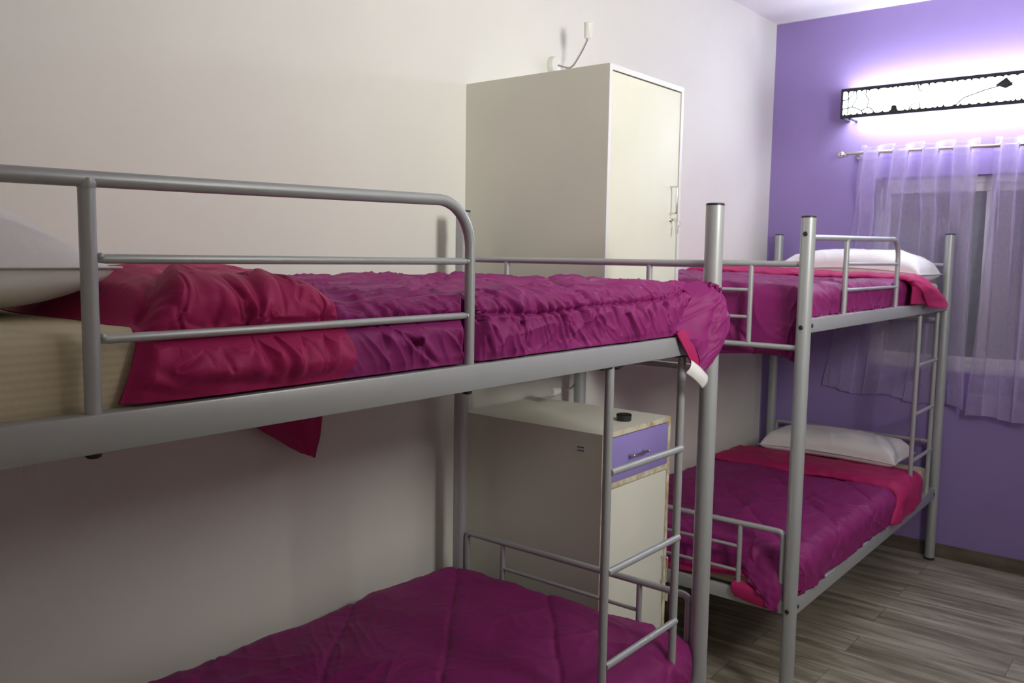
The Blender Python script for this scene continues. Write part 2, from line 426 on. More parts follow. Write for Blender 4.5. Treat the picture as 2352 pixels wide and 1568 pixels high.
# ------------------------------------------------------------------ bunk beds
W, LEN, HP, D = 0.95, 2.117, 1.8102, 0.0512
BED_A = (0.0, 0.0); BED_B = (2.886, 0.016)
def bunk(name, label):
    root = empty(name, (0, 0, 0), label, 'bunk bed', 'bunk beds along the cream wall')
    R = D / 2
    for x in (0, -LEN):
        for y in (0, W):
            p = MB().tube([(x, y, 0.012), (x, y, HP - 0.004)], R, 28).build('post', 'steel', root)
            MB().tube([(x, y, HP - 0.006), (x, y, HP - 0.001), (x, y, HP + 0.001)], [R * 1.005, R * 1.005, R * 0.9], 28).build('post_cap', 'black', p)
            MB().cyl((x, y, 0), (x, y, 0.014), R * 1.04, 28, 0.002).build('post_foot', 'black', p)
    # long side rails (rectangular tube), upper and lower, front and back
    for z0, z1 in ((1.398, 1.449), (0.353, 0.414)):
        for y0, y1 in ((-0.012, 0.020), (W - 0.020, W + 0.012)):
            r = MB().box((-LEN + 0.018, y0, z0), (-0.018, y1, z1), 0.003).build('side_rail', 'steel', root)
            ys = y0 if y0 < 0.3 else y1
            sg = -1 if y0 < 0.3 else 1
            for x in (-LEN + 0.045, -0.045):
                MB().cyl((x, ys + sg * 0.0045, (z0 + z1) / 2), (x, ys, (z0 + z1) / 2), 0.008, 14, 0.002).build('bolt', 'black', r)
    # end frames
    for x, out in ((0, 1), (-LEN, -1)):
        MB().tube([(x, 0, 1.642), (x, W, 1.642)], 0.0105).build('end_rail', 'steel', root)
        MB().tube([(x, 0, 1.3436), (x, W, 1.3436)], 0.0105).build('end_rail', 'steel', root)
        for y in (0.2036, 0.7492):
            MB().tube([(x, y, 1.3436), (x, y, 1.642)], 0.009).build('end_upright', 'steel', root)
            MB().tube([(x, y, 0.385), (x, y, 0.666)], 0.009).build('end_upright', 'steel', root)
        for z in (1.5446, 1.445, 0.574, 0.480):
            MB().tube([(x, 0.2036, z), (x, 0.7492, z)], 0.0062, 12).build('end_bar', 'steel', root)
        pth = [(x, 0.036, 0.37)] + [tuple(q) for q in arc((x, 0.056, 0.6456), (0, -1, 0), (0, 0, 1), 0.02, 0, PI / 2, 6)]
        pth += [tuple(q) for q in arc((x, W - 0.056, 0.6456), (0, 0, 1), (0, 1, 0), 0.02, 0, PI / 2, 6)] + [(x, W - 0.036, 0.37)]
        MB().tube(pth, 0.0105).build('end_rail', 'steel', root)
        MB().box((x - 0.012, 0.0, 0.362), (x + 0.012, W, 0.412), 0.003).build('end_rail', 'steel', root)
        for y in (0, W):
            for z in (1.748, 1.42, 0.383):
                MB().cyl((x + out * (R - 0.001), y, z), (x + out * (R + 0.005), y, z), 0.0085, 14, 0.002).build('bolt', 'black', root)
    # guard rail: tube that bends down at one end, two bars, one post
    xa, xb = -1.028, -1.742; rr = 0.085
    top = 1.755
    pth = [(-LEN, 0, 1.737), (-1.6, 0, 1.7455)] + [tuple(q) for q in arc((xa - rr, 0, top - rr), (0, 0, 1), (1, 0, 0), rr, 0, PI / 2, 12)] + [(xa, 0, 1.447)]
    MB().tube(pth, 0.0103, 18).build('guard_rail', 'steel', root)
    MB().tube([(xb, 0, 1.447), (xb, 0, 1.742)], 0.0105, 18).tube([(xb, 0, 1.732), (xb, 0, 1.738), (xb, 0, 1.744)], [0.0112, 0.0125, 0.0112], 18, False).build('guard_post', 'steel', root)
    for z in (1.6445, 1.5425):
        b = MB().tube([(xb + 0.008, 0, z), (xb + 0.016, 0, z), (xb + 0.022, 0, z), (xa - 0.018, 0, z), (xa - 0.010, 0, z), (xa - 0.004, 0, z)], [0.0045, 0.0055, 0.0063, 0.0063, 0.005, 0.004], 14)
        b.ball((xb + 0.0135, -0.003, z + 0.003), 0.0052, n=10).ball((xa - 0.0095, -0.003, z), 0.0045, n=10)
        b.build('guard_bar', 'steel', root)
    for x in (xa, xb):
        MB().cyl((x, 0.004, 1.391), (x, 0.004, 1.399), 0.010, 16, 0.002).build('bolt', 'black', root)
    # ladder between the two side rails
    xs = (-0.157, -0.519)
    for x in xs:
        MB().tube([(x, 0.004, 0.414), (x, 0.004, 1.398)], 0.0112, 18).build('ladder_rail', 'steel', root)
        MB().box((x - 0.045, -0.006, 1.393), (x + 0.045, 0.016, 1.3985), 0.001).cyl((x + 0.033, 0.005, 1.388), (x + 0.033, 0.005, 1.394), 0.009, 14).build('ladder_bracket', 'black', root)
    for z in (1.141, 0.892, 0.653):
        MB().tube([(xs[0] - 0.002, -0.004, z), (xs[1] + 0.002, -0.004, z)], 0.009, 14).build('ladder_rung', 'steel', root)
    # slats under each mattress
    for z in (1.412, 0.39):
        b = MB()
        for i in range(13):
            x = -0.12 - i * (LEN - 0.24) / 12
            b.box((x - 0.03, 0.01, z), (x + 0.03, W - 0.01, z + 0.008))
        b.build('slats', 'steel', root)
    return root
bedA = bunk('bunk_bed', 'silver steel bunk bed nearest the camera, in front of the tall locker')
def copy_tree(o, parent=None):
    c = o.copy(); COL.objects.link(c); c.parent = parent
    for ch in list(o.children): copy_tree(ch, c)
    return c
bedB = copy_tree(bedA)
bedB.location = (BED_B[0], BED_B[1], 0)
bedB['label'] = 'silver steel bunk bed with its end against the purple wall, under the window'
for ch in bedB.children:
    n = ch.name.split('.')[0]
    if n in ('guard_rail', 'guard_post', 'guard_bar'): ch.location.x += 0.047
    if n.startswith('ladder'): ch.location.x += 0.006

# ------------------------------------------------------------------ mattresses
def mattress(x0, x1, y0, y1, z0, z1, label):
    b = MB(((x0 + x1) / 2, (y0 + y1) / 2, z0))
    b.box((x0, y0, z0), (x1, y1, z1), 0.022, 4)
    o = b.build('mattress', 'cream_cloth')
    tag(o, label, 'mattress', 'mattresses on the bunks')
    return o
mattress(-2.07, -0.06, 0.028, 0.925, 1.421, 1.552, 'cream mattress on the top bunk nearest the camera')
mattress(-2.07, -0.06, 0.028, 0.925, 0.399, 0.530, 'cream mattress on the lower bunk nearest the camera, covered by plum duvet')
mattress(0.83, 2.83, 0.046, 0.94, 1.421, 1.545, 'cream mattress on the top bunk by the purple wall')
mattress(0.83, 2.83, 0.046, 0.94, 0.399, 0.530, 'cream mattress on the lower bunk by the purple wall')

# ------------------------------------------------------------------ duvets
def seam_disp(d, along, depth=0.009, w=0.011, pk=0.004, f=38.0, seed=0.0):
    """groove along a quilting seam with little puckers across it"""
    g = -depth * bumpf(d, w) - depth * 0.5 * bumpf(d, w * 4)
    g = g + pk * perlin(along * f + seed, d * 5 + seed) * bumpf(d, 0.055)
    return g

def fold(A, B, pts, depth, w, side=1.0):
    """a crease along a polyline of fabric coordinates with a rounded roll beside it"""
    best = np.full(A.shape, 9.0); sgn = np.zeros(A.shape); tt = np.zeros(A.shape)
    n = len(pts) - 1
    wob = 0.004 * perlin(A * 21, B * 21)
    for i in range(n):
        (ax, ay), (bx, by) = pts[i], pts[i + 1]
        dx, dy = bx - ax, by - ay; L2 = dx * dx + dy * dy
        t = np.clip(((A - ax) * dx + (B - ay) * dy) / L2, 0, 1)
        ex, ey = A - ax - t * dx, B - ay - t * dy; d = np.hypot(ex, ey)
        s = np.sign(dx * ey - dy * ex) * side
        m = d < best
        best = np.where(m, d, best); sgn = np.where(m, s, sgn); tt = np.where(m, (i + t) / n, tt)
    d = best * sgn + wob
    env = 1 - 0.75 * tt
    return env * depth * (-bumpf(d, w) + 0.65 * bumpf(d - 2.0 * w, 1.6 * w) + 0.3 * bumpf(d + 2.0 * w, 1.5 * w))

def duvet_near_top():
    nu, nv = 520, 400
    nu, nv = 760, 430
    a = np.linspace(0, 1, nu); b = np.concatenate([np.linspace(-0.114, 0.16, 230), np.linspace(0.163, 1.10, 200)])
    A, B = np.meshgrid(a, b, indexing='ij')
    A = -1.62 + A * (np.interp(B, [-0.114, 0.03, 0.06, 0.14], [-0.165, -0.050, -0.015, 0.115]) + 1.62)
    r = 0.062
    P = drape(A, B, None, -0.004, -0.006, 0.985, 1.588, r)
    # back a touch higher towards the foot, front face profile between guard bars
    top = smooth(0.0, 0.08, B) * (1 - smooth(0.93, 1.0, B))
    P[..., 2] += top * 0.006 * perlin(A * 1.7, B * 2.0)
    N = normals(P); 
    if N[nu // 2, nv // 2, 2] < 0: N = -N
    face = 1 - smooth(-0.03, 0.05, B)               # 1 on the hanging front face
    D = 0.010 * perlin(A * 4 + 3, B * 4) + 0.006 * perlin(A * 9, B * 8 + 5)
    # quilting: one seam along the front face, diagonals on top
    sd = B + 0.020 + 0.014 * perlin(A * 3.1, A * 0 + 2.2) - 0.055 * smooth(-0.25, 0.0, A)
    D += seam_disp(sd, A, 0.0075, 0.0045, 0.004, 34) - 0.004 * bumpf(sd, 0.02)
    for off in (0.15, 0.46, 0.77, 1.08):
        q = -0.64 * A + 0.77 * B - off
        D += seam_disp(q + 0.01 * perlin(A * 5, B * 5), A * 0.77 + B * 0.64, 0.008, 0.010, 0.004, 30, off) * smooth(0.02, 0.1, B)
    # gathers running up the front face, leaning; long creases along the bed on top
    lean = A + 0.5 * (B + 0.02) + 0.02 * perlin(A * 6, B * 10)
    amp = 0.4 + 0.9 * np.clip(perlin(A * 2.5 + 9, B * 3) + 0.4, 0, 1)
    D += face * amp * (0.0085 * (ridge(lean * 15, B * 5.0, 2) - 0.4) + 0.004 * ridge(lean * 31 + 4, B * 9, 2))
    tw = 1 - face
    D += tw * 0.008 * (ridge(A * 3.2 + 0.3 * perlin(A * 3, B * 3), B * 15 + 1.2 * perlin(A * 2.5, B * 2.5 + 3), 3) - 0.15)
    D += 0.005 * creases(A, B, 1.7, 8.0)
    for pts, dp, w, sd in (
            ([(-1.176, -0.069), (-1.13, -0.104), (-1.115, -0.112)], 0.014, 0.008, 1), ([(-1.176, -0.069), (-1.218, -0.047)], 0.010, 0.007, 1),
            ([(-1.097, -0.030), (-1.061, -0.086)], 0.012, 0.008, 1), ([(-0.95, 0.03), (-0.93, -0.007), (-0.878, -0.072)], 0.010, 0.008, 1),
            ([(-0.85, 0.09), (-0.80, 0.03), (-0.726, -0.053)], 0.011, 0.008, 1), ([(-0.69, 0.09), (-0.65, 0.05), (-0.589, -0.05)], 0.012, 0.009, 1),
            ([(-0.60, 0.11), (-0.52, 0.05), (-0.371, -0.072)], 0.011, 0.009, 1), ([(-0.877, -0.05), (-0.84, -0.105)], 0.009, 0.006, 1),
            ([(-0.708, -0.06), (-0.656, -0.11)], 0.009, 0.006, 1), ([(-0.60, -0.05), (-0.56, -0.11)], 0.008, 0.006, -1), ([(-0.47, -0.05), (-0.43, -0.11)], 0.009, 0.006, 1),
            ([(-0.371, -0.045), (-0.324, -0.11)], 0.009, 0.006, 1), ([(-0.29, -0.03), (-0.25, -0.09)], 0.007, 0.006, 1), ([(-0.24, -0.005), (-0.16, 0.02), (-0.10, 0.05)], 0.007, 0.007, 1),
            ([(-0.77, -0.02), (-0.74, -0.09)], 0.007, 0.006, 1), ([(-0.52, -0.03), (-0.50, -0.09)], 0.006, 0.005, 1), ([(-1.00, -0.05), (-0.97, -0.11)], 0.009, 0.006, 1),
            ([(-1.25, 0.03), (-1.12, 0.06), (-1.0, 0.05)], 0.010, 0.011, 1), ([(-1.2, 0.12), (-1.0, 0.16), (-0.8, 0.15)], 0.010, 0.012, -1), ([(-0.95, 0.22), (-0.7, 0.20), (-0.4, 0.24)], 0.010, 0.012, 1),
            ([(-0.75, 0.33), (-0.5, 0.37), (-0.2, 0.34)], 0.010, 0.013, -1), ([(-1.1, 0.35), (-0.9, 0.40), (-0.75, 0.42)], 0.009, 0.013, 1), ([(-0.55, 0.14), (-0.35, 0.13), (-0.15, 0.17)], 0.009, 0.010, 1)):
        D += fold(A, B, pts, dp * 0.8, w * 0.75, sd)
    rs = np.random.RandomState(5); x0 = -1.26
    while x0 < -0.10:
        sb = -0.020 - 0.014 * float(perlin(np.array(x0 * 3.1), np.array(2.2))) + 0.055 * float(smooth(-0.25, 0.0, x0))
        l = rs.uniform(0.035, 0.075); k = rs.uniform(0.015, 0.07)
        D += fold(A, B, [(x0, sb + 0.003), (x0 - 0.4 * k, sb + 0.55 * l), (x0 - 1.5 * k, sb + l)], rs.uniform(0.005, 0.010), rs.uniform(0.0035, 0.006), rs.choice([-1, 1]))
        if rs.rand() < 0.8:
            l = rs.uniform(0.03, 0.075); k = rs.uniform(-0.01, 0.035)
            D += fold(A, B, [(x0 + 0.004, sb - 0.003), (x0 + 0.5 * k, sb - 0.5 * l), (x0 + k, sb - l)], rs.uniform(0.005, 0.010), rs.uniform(0.0035, 0.006), rs.choice([-1, 1]))
        x0 += rs.uniform(0.02, 0.055)
    # pressed back where the lower guard bar touches
    gz = bumpf(P[..., 2] - 1.5425, 0.014) * face * (1 - smooth(-1.06, -1.0, A))
    D -= 0.010 * gz
    # shallow dip before the crimson fold
    D -= 0.006 * bumpf(A + 1.22, 0.08) * (1 - face)
    ends = smooth(-0.114, -0.095, B)
    D = D * (1 - 0.85 * smooth(-0.12, -0.04, A) * (1 - smooth(0.16, 0.28, B)))
    xfold = -1.335 + 0.46 * smooth(0.02, 1.0, B)
    D -= 0.026 * (1 - smooth(xfold - 0.05, xfold + 0.01, A))
    D = np.where(A < xfold - 0.03, np.minimum(D, -0.012), D)
    P = P + N * (D * (0.35 + 0.65 * ends))[..., None]
    P[..., 1] = np.where((B < 0.1) & (A < -1.0), np.maximum(P[..., 1], 0.0075 - 0.046 * smooth(0.004, 0.045, np.abs(P[..., 2] - 1.5425))), P[..., 1])
    P[..., 1] = np.where(B < 0.1, np.maximum(P[..., 1], 0.0115 - 0.046 * smooth(0.008, 0.05, np.abs(A + 1.028))), P[..., 1])
    P[..., 1] = np.where(B < 0.0, np.maximum(P[..., 1], -0.030), P[..., 1])
    # bottom edge rests on the side rail
    o = grid_mesh('duvet', P, 'plum', thick=0.012)
    tag(o, 'plum duvet on the top bunk nearest the camera, corner hanging past the post', 'duvet', 'quilted duvets on the bunks')
    # crimson lining folded back over the top
    nu, nv = 320, 420
    v = np.linspace(0, 1, nu); b = np.concatenate([np.linspace(-0.089, 0.18, 230), np.linspace(0.183, 1.08, 190)])
    VV, B = np.meshgrid(v, b, indexing='ij')
    hang = 1 - smooth(-0.02, 0.06, B)
    xh = -1.672 - 0.045 * smooth(0.03, -0.15, B) + 0.05 * smooth(0.3, 0.9, B) + 0.012 * perlin(B * 6, B * 0 + .5)
    xf = -1.335 + 0.46 * smooth(0.02, 1.0, B) + 0.030 * hang * np.sin((B + 0.15) * 18) - 0.02 * smooth(-0.1, -0.155, B) + 0.01 * perlin(B * 8, B * 0 + 3)
    A = xh + (xf - xh) * VV
    P = drape(A, B, None, None, 0.016, 0.975, 1.585, 0.062)
    N = normals(P)
    if N[nu // 2, nv // 2, 2] < 0: N = -N
    s = VV
    lump = np.where(s < 0.5, np.clip(s / 0.42, 0, 1) ** 0.75, 1)
    lump = np.clip(1 - (1 - np.clip(s / 0.40, 0, 1)) ** 2.2, 0, 1) * np.sqrt(np.clip(1 - np.clip((s - 0.72) / 0.28, 0, 1) ** 2.4, 0, 1))
    h = -0.032 * (1 - smooth(0.0, 0.14, s)) * (1 - hang) + 0.034 * lump * (1 - 0.35 * hang)
    Dp = 0.008 * perlin(A * 6 + 1, B * 6) + 0.004 * perlin(A * 15, B * 13)
    # tuft at the guard bar with radiating folds, big crease beside it
    tx, tb = -1.50, -0.005
    dx, db = A - tx, B - tb; rad = np.sqrt(dx ** 2 + (db * 1.0) ** 2); th = np.arctan2(db, dx)
    Dp += -0.012 * bumpf(rad, 0.03) + 0.008 * np.cos(th * 7 + 1.5 * perlin(dx * 6, db * 6)) * np.exp(-rad / 0.07) * smooth(0.0, 0.03, rad)
    cr = (A + 1.655) - 0.75 * (B - 0.03) + 0.012 * perlin(A * 9, B * 9)
    Dp += (-0.016 * bumpf(cr, 0.013) + 0.012 * bumpf(cr - 0.035, 0.022)) * smooth(-0.06, 0.0, B) * (1 - smooth(0.12, 0.26, B))
    Dp += 0.005 * creases(A * 0.9, B, 4.1, 7.5) + 0.008 * perlin(A * 11 + 2 * perlin(A * 4, B * 4), B * 9 + 3)
    for pts, dp, w, sd in (
            ([(-1.515, 0.006), (-1.520, 0.07), (-1.50, 0.16)], 0.014, 0.010, 1), ([(-1.510, 0.006), (-1.491, 0.045), (-1.44, 0.13)], 0.010, 0.010, -1),
            ([(-1.512, -0.005), (-1.503, -0.028), (-1.491, -0.058)], 0.016, 0.008, 1), ([(-1.465, -0.015), (-1.457, -0.055), (-1.455, -0.088)], 0.014, 0.008, 1),
            ([(-1.376, 0.002), (-1.38, -0.03), (-1.387, -0.06)], 0.012, 0.007, 1), ([(-1.376, 0.004), (-1.366, 0.03), (-1.34, 0.06)], 0.010, 0.008, -1),
            ([(-1.525, 0.008), (-1.577, 0.014), (-1.630, 0.012)], 0.010, 0.009, 1), ([(-1.618, 0.016), (-1.640, 0.06), (-1.605, 0.13), (-1.56, 0.20)], 0.016, 0.012, -1),
            ([(-1.493, -0.084), (-1.613, -0.072), (-1.662, -0.045), (-1.695, -0.005)], 0.009, 0.010, 1), ([(-1.55, -0.02), (-1.585, -0.046), (-1.606, -0.066)], 0.006, 0.008, 1),
            ([(-1.62, -0.086), (-1.675, -0.074), (-1.715, -0.069)], 0.008, 0.007, 1), ([(-1.405, -0.085), (-1.361, -0.075), (-1.334, -0.04)], 0.007, 0.009, 1),
            ([(-1.42, -0.02), (-1.43, -0.055), (-1.425, -0.085)], 0.009, 0.008, -1), ([(-1.361, -0.024), (-1.325, -0.048)], 0.006, 0.006, 1),
            ([(-1.58, 0.05), (-1.565, 0.11), (-1.50, 0.22)], 0.009, 0.011, 1), ([(-1.44, 0.06), (-1.38, 0.10), (-1.28, 0.16)], 0.008, 0.011, 1)):
        Dp += fold(A, B, pts, dp * (0.36 if pts[-1][1] > 0.05 else 0.9), w * 1.15, sd)
    rs = np.random.RandomState(12)
    for tx_, tb_, n_ in ((-1.505, 0.002, 11), (-1.376, 0.002, 9), (-1.615, 0.016, 7)):
        for q in range(n_):
            an = 2 * PI * (q + rs.uniform(0, 0.7)) / n_; l = rs.uniform(0.025, 0.06)
            p0 = (tx_ + 0.006 * math.cos(an), tb_ + 0.006 * math.sin(an)); p2 = (tx_ + l * math.cos(an + 0.25), tb_ + l * math.sin(an + 0.25) * 0.8)
            Dp += fold(A, B, [p0, ((p0[0] + p2[0]) / 2 + 0.004, (p0[1] + p2[1]) / 2), p2], rs.uniform(0.003, 0.0065), rs.uniform(0.003, 0.0055), rs.choice([-1, 1]))
    for q in range(26):
        x0, b0, an, l = rs.uniform(-1.66, -1.34), rs.uniform(-0.07, 0.16), rs.uniform(0.6, 2.4), rs.uniform(0.025, 0.06)
        Dp += fold(A, B, [(x0, b0), (x0 + l * math.cos(an), b0 + l * math.sin(an))], rs.uniform(0.002, 0.0045), rs.uniform(0.003, 0.006), rs.choice([-1, 1]))
    Dp *= smooth(-0.089, -0.066, B) * 0.85 + 0.15
    lean = A - 0.55 * B + 0.03 * perlin(A * 5, B * 7)
    Dp += hang * 0.004 * (ridge(lean * 9, B * 4, 2.0) - 0.35) * (0.5 + np.clip(perlin(A * 3, B * 3 + 8) + .3, 0, 1))
    gz = bumpf(P[..., 2] - 1.5425, 0.013) * hang
    Dp -= 0.014 * gz; Dp += hang * (0.020 * bumpf(P[..., 2] - 1.492, 0.026) + 0.010 * bumpf(P[..., 2] - 1.575, 0.02))
    edge = smooth(0, 0.06, s) * (1 - 0.7 * smooth(0.95, 1.0, s))
    P = P + N * (h + Dp * edge)[..., None]
    P[..., 2] = np.where((s < 0.4) & (B > 0.03), np.maximum(P[..., 2], 1.5535), P[..., 2])
    P[..., 1] = np.maximum(P[..., 1], 0.0075 - 0.046 * smooth(0.004, 0.045, np.abs(P[..., 2] - 1.5425)))
    c = grid_mesh('folded_lining', P, 'crimson', o, thick=0.012)
    c['label'] = 'crimson lining of the duvet folded back'
    # foot corner pulled round the outside of the post: outside plum, inside crimson
    G = [[(-0.115, 0.050, 1.582), (-0.065, 0.015, 1.595), (-0.056, -0.014, 1.588), (-0.048, -0.036, 1.577)],
         [(-0.125, 0.004, 1.555), (-0.062, -0.035, 1.568), (-0.046, -0.042, 1.568), (-0.032, -0.044, 1.564)],
         [(-0.155, 0.004, 1.520), (-0.080, -0.040, 1.530), (-0.036, -0.056, 1.530), (-0.005, -0.050, 1.524)],
         [(-0.210, 0.002, 1.480), (-0.110, -0.042, 1.480), (-0.045, -0.062, 1.480), (0.006, -0.052, 1.480)],
         [(-0.185, -0.024, 1.440), (-0.110, -0.048, 1.432), (-0.060, -0.062, 1.428), (-0.026, -0.052, 1.420)],
         [(-0.140, -0.036, 1.395), (-0.120, -0.050, 1.392), (-0.100, -0.056, 1.387), (-0.080, -0.052, 1.380)],
         [(-0.142, -0.038, 1.352), (-0.138, -0.042, 1.350), (-0.134, -0.046, 1.349), (-0.130, -0.046, 1.349)]]
    Q = spline_patch(G, 110, 80)
    n = normals(Q); n = n * np.sign(-n[55, 40, 1])
    u, w = np.meshgrid(np.linspace(0, 1, 110), np.linspace(0, 1, 80), indexing='ij')
    Q = Q + n * ((0.004 * perlin(u * 5, w * 4) - 0.012 * bumpf(w - 0.42 + 0.25 * (u - 0.5), 0.07) * smooth(0.25, 0.45, u) * (1 - smooth(0.6, 0.8, u)) + 0.005 * (ridge(u * 6 + 2.4 * w, w * 2 + 4, 2) - 0.4)) * np.sin(PI * np.clip(u, 0.02, 0.98)))[..., None]
    grid_mesh('hanging_corner', Q, 'plum', o, thick=0.010)
    G = [[(-0.235, -0.020, 1.462), (-0.200, -0.018, 1.468), (-0.140, -0.022, 1.450)],
         [(-0.215, -0.028, 1.430), (-0.175, -0.032, 1.425), (-0.120, -0.030, 1.410)],
         [(-0.185, -0.034, 1.390), (-0.155, -0.036, 1.388), (-0.120, -0.036, 1.375)],
         [(-0.160, -0.036, 1.357), (-0.148, -0.038, 1.354), (-0.130, -0.040, 1.351)]]
    Q = spline_patch(G, 40, 40)
    c2 = grid_mesh('corner_lining', Q, 'crimson', o, thick=0.004); c2['label'] = 'crimson underside of the hanging corner'
    # white satin care tag
    G = [[(-0.214, -0.044, 1.402), (-0.196, -0.054, 1.392), (-0.150, -0.064, 1.375)],
         [(-0.228, -0.050, 1.390), (-0.205, -0.062, 1.378), (-0.150, -0.070, 1.362)],
         [(-0.238, -0.050, 1.380), (-0.212, -0.058, 1.364), (-0.156, -0.066, 1.346)]]
    # a loop of ribbon: folded band running down and right from the corner
    T = []
    e = Vector((0.068, -0.012, -0.042)).normalized(); up = Vector((0.40, -0.05, 0.55)).normalized(); nn = e.cross(up).normalized()
    base = Vector((-0.215, -0.052, 1.392))
    for k in range(14):
        t = k / 13; row = []
        for j in range(10):
            s_ = j / 9
            row.append(tuple(base + e * (0.092 * t) - up * (0.040 * s_) + nn * (0.007 * math.sin(PI * s_) + 0.004 * math.sin(t * 4))))
        T.append(row)
    tg = grid_mesh('care_tag', np.array(T), 'label', o, thick=0.0012); tg['label'] = 'white satin care tag'
    # back corner hanging between the bed and the wall
    G = [[(-0.98, 0.975, 1.50), (-0.93, 0.992, 1.33), (-0.84, 1.00, 1.18), (-0.72, 1.006, 1.093)],
         [(-0.86, 0.985, 1.51), (-0.82, 1.004, 1.33), (-0.75, 1.012, 1.17), (-0.67, 1.010, 1.062)],
         [(-0.72, 0.985, 1.52), (-0.70, 1.000, 1.33), (-0.665, 1.006, 1.16), (-0.635, 1.006, 1.045)],
         [(-0.57, 0.975, 1.52), (-0.565, 0.990, 1.33), (-0.585, 0.998, 1.15), (-0.611, 1.000, 1.032)]]
    Q = spline_patch(G, 50, 60)
    u, w = np.meshgrid(np.linspace(0, 1, 50), np.linspace(0, 1, 60), indexing='ij')
    Q[..., 1] += 0.006 * perlin(u * 3 + 2, w * 4) - 0.008 * bumpf(u - 0.72, 0.12)
    c3 = grid_mesh('hanging_corner', Q, 'crimson', o, thick=0.008); c3['label'] = 'crimson corner hanging down behind the bed'
duvet_near_top()

def duvet_simple(x0, x1, yf, yb, zt, r, a0, a1, b0, b1, nu, nv, seed, quilt=0.31, wr=1.0, zfun=None):
    a = np.linspace(a0, a1, nu); b = np.linspace(b0, b1, nv)
    A, B = np.meshgrid(a, b, indexing='ij')
    P = drape(A, B, x0, x1, yf, yb, zt, r)
    N = normals(P)
    if N[nu // 2, nv // 2, 2] < 0: N = -N
    D = 0.010 * perlin(A * 3.3 + seed, B * 3.3) + 0.004 * perlin(A * 9, B * 8 + seed)
    for k in range(-6, 14):
        q = -0.64 * A + 0.77 * B - (0.117 + k * quilt)
        al = A * 0.77 + B * 0.64
        D = D + seam_disp(q + 0.006 * perlin(A * 5, B * 5 + seed), al, 0.006, 0.009, 0.0025, 26, seed + k)
    D += wr * 0.008 * creases(A, B, seed, 6.0)
    D += wr * 0.004 * creases(A, B, seed + 2.3, 13.0)
    fc = 1 - smooth(yf - 0.0, yf + 0.06, B)
    D += fc * wr * 0.007 * (ridge((A + 0.3 * B) * 9 + seed, B * 4, 2) - 0.4)
    if x0 is not None:
        fx = 1 - smooth(x0, x0 + 0.06, A)
        D += fx * wr * 0.006 * (ridge(B * 7 + seed + A, A * 3, 2) - 0.4)
    if zfun is not None: P = zfun(P, A, B)
    return P + N * D[..., None], A, B

def duvet_near_low():
    P, A, B = duvet_simple(None, 0.000, -0.012, 0.985, 0.562, 0.085, -2.0, 0.13, -0.118, 1.08, 420, 320, 0.0, wr=1.0)
    o = grid_mesh('duvet', P, 'plum', thick=0.012)
    tag(o, 'plum duvet spread flat over the lower bunk nearest the camera', 'duvet', 'quilted duvets on the bunks')
duvet_near_low()

def duvet_far_top():
    def zf(P, A, B):
        # sags lower to the front foot, hem waves at the foot
        P[..., 2] += 0.026 * smooth(0.2, 0.95, B) * smooth(0.75, 1.0, A) - 0.004
        P[..., 2] += 0.012 * np.sin(B * 9) * (1 - smooth(0.6, 0.72, A))
        return P
    P, A, B = duvet_simple(0.798, None, 0.034, 0.99, 1.572, 0.05, 0.548, 2.42, -0.078, 1.09, 380, 280, 5.0, zfun=zf)
    P[..., 2] = np.where((B < 0.1) & (A > 0.86), np.maximum(P[..., 2], 1.452), P[..., 2])
    P[..., 1] = np.where((A < 0.80), np.clip(P[..., 1], 0.044, None), P[..., 1])
    o = grid_mesh('duvet', P, 'plum', thick=0.012)
    tag(o, 'plum duvet hanging over the foot of the top bunk by the purple wall', 'duvet', 'quilted duvets on the bunks')
    # pink-crimson band turned back below the pillow
    nu, nv = 90, 260
    s, b = np.meshgrid(np.linspace(0, 1, nu), np.linspace(-0.10, 1.08, nv), indexing='ij')
    xa = 2.10 - 0.42 * smooth(0.3, 0.95, b) + 0.01 * perlin(b * 6, b * 0)
    xb = 2.46 + 0.10 * smooth(0.5, 1.0, b)
    A = xa + (xb - xa) * s
    P = drape(A, b, None, None, -0.004, 0.985, 1.574, 0.05)
    P[..., 2] += 0.026 * smooth(0.2, 0.95, b)
    N = normals(P); N = N * np.sign(N[45, 130, 2])
    h = 0.022 * np.sqrt(np.clip(1 - (1 - np.clip(s / 0.2, 0, 1)) ** 2, 0, 1)) * (1 - 0.8 * smooth(0.7, 1, s))
    P = P + N * (h + 0.006 * perlin(A * 9, b * 6) + 0.005 * (ridge(A * 4 + b, b * 8, 2) - .3))[..., None]
    P[..., 2] = np.where(b < 0.1, np.maximum(P[..., 2], 1.4525), P[..., 2])
    c = grid_mesh('folded_lining', P, 'crimson', o, thick=0.012); c['label'] = 'bright pink-red lining turned back'
    G = [[(2.08, -0.010, 1.572), (2.20, -0.012, 1.574), (2.36, -0.004, 1.568), (2.46, 0.02, 1.560)],
         [(2.12, -0.030, 1.540), (2.26, -0.040, 1.540), (2.42, -0.034, 1.530), (2.52, -0.02, 1.522)],
         [(2.20, -0.036, 1.492), (2.36, -0.050, 1.495), (2.52, -0.044, 1.490), (2.62, -0.03, 1.480)],
         [(2.30, -0.034, 1.437), (2.44, -0.050, 1.428), (2.60, -0.046, 1.428), (2.72, -0.03, 1.440)]]
    Q = spline_patch(G, 60, 60)
    u, w = np.meshgrid(np.linspace(0, 1, 60), np.linspace(0, 1, 60), indexing='ij')
    Q[..., 1] -= 0.006 * perlin(u * 3, w * 3) + 0.01 * smooth(0.8, 1, u) * np.sin(w * PI)
    c = grid_mesh('hanging_corner', Q, 'crimson', o, thick=0.02); c['label'] = 'bright pink-red corner drooping over the rail'
duvet_far_top()

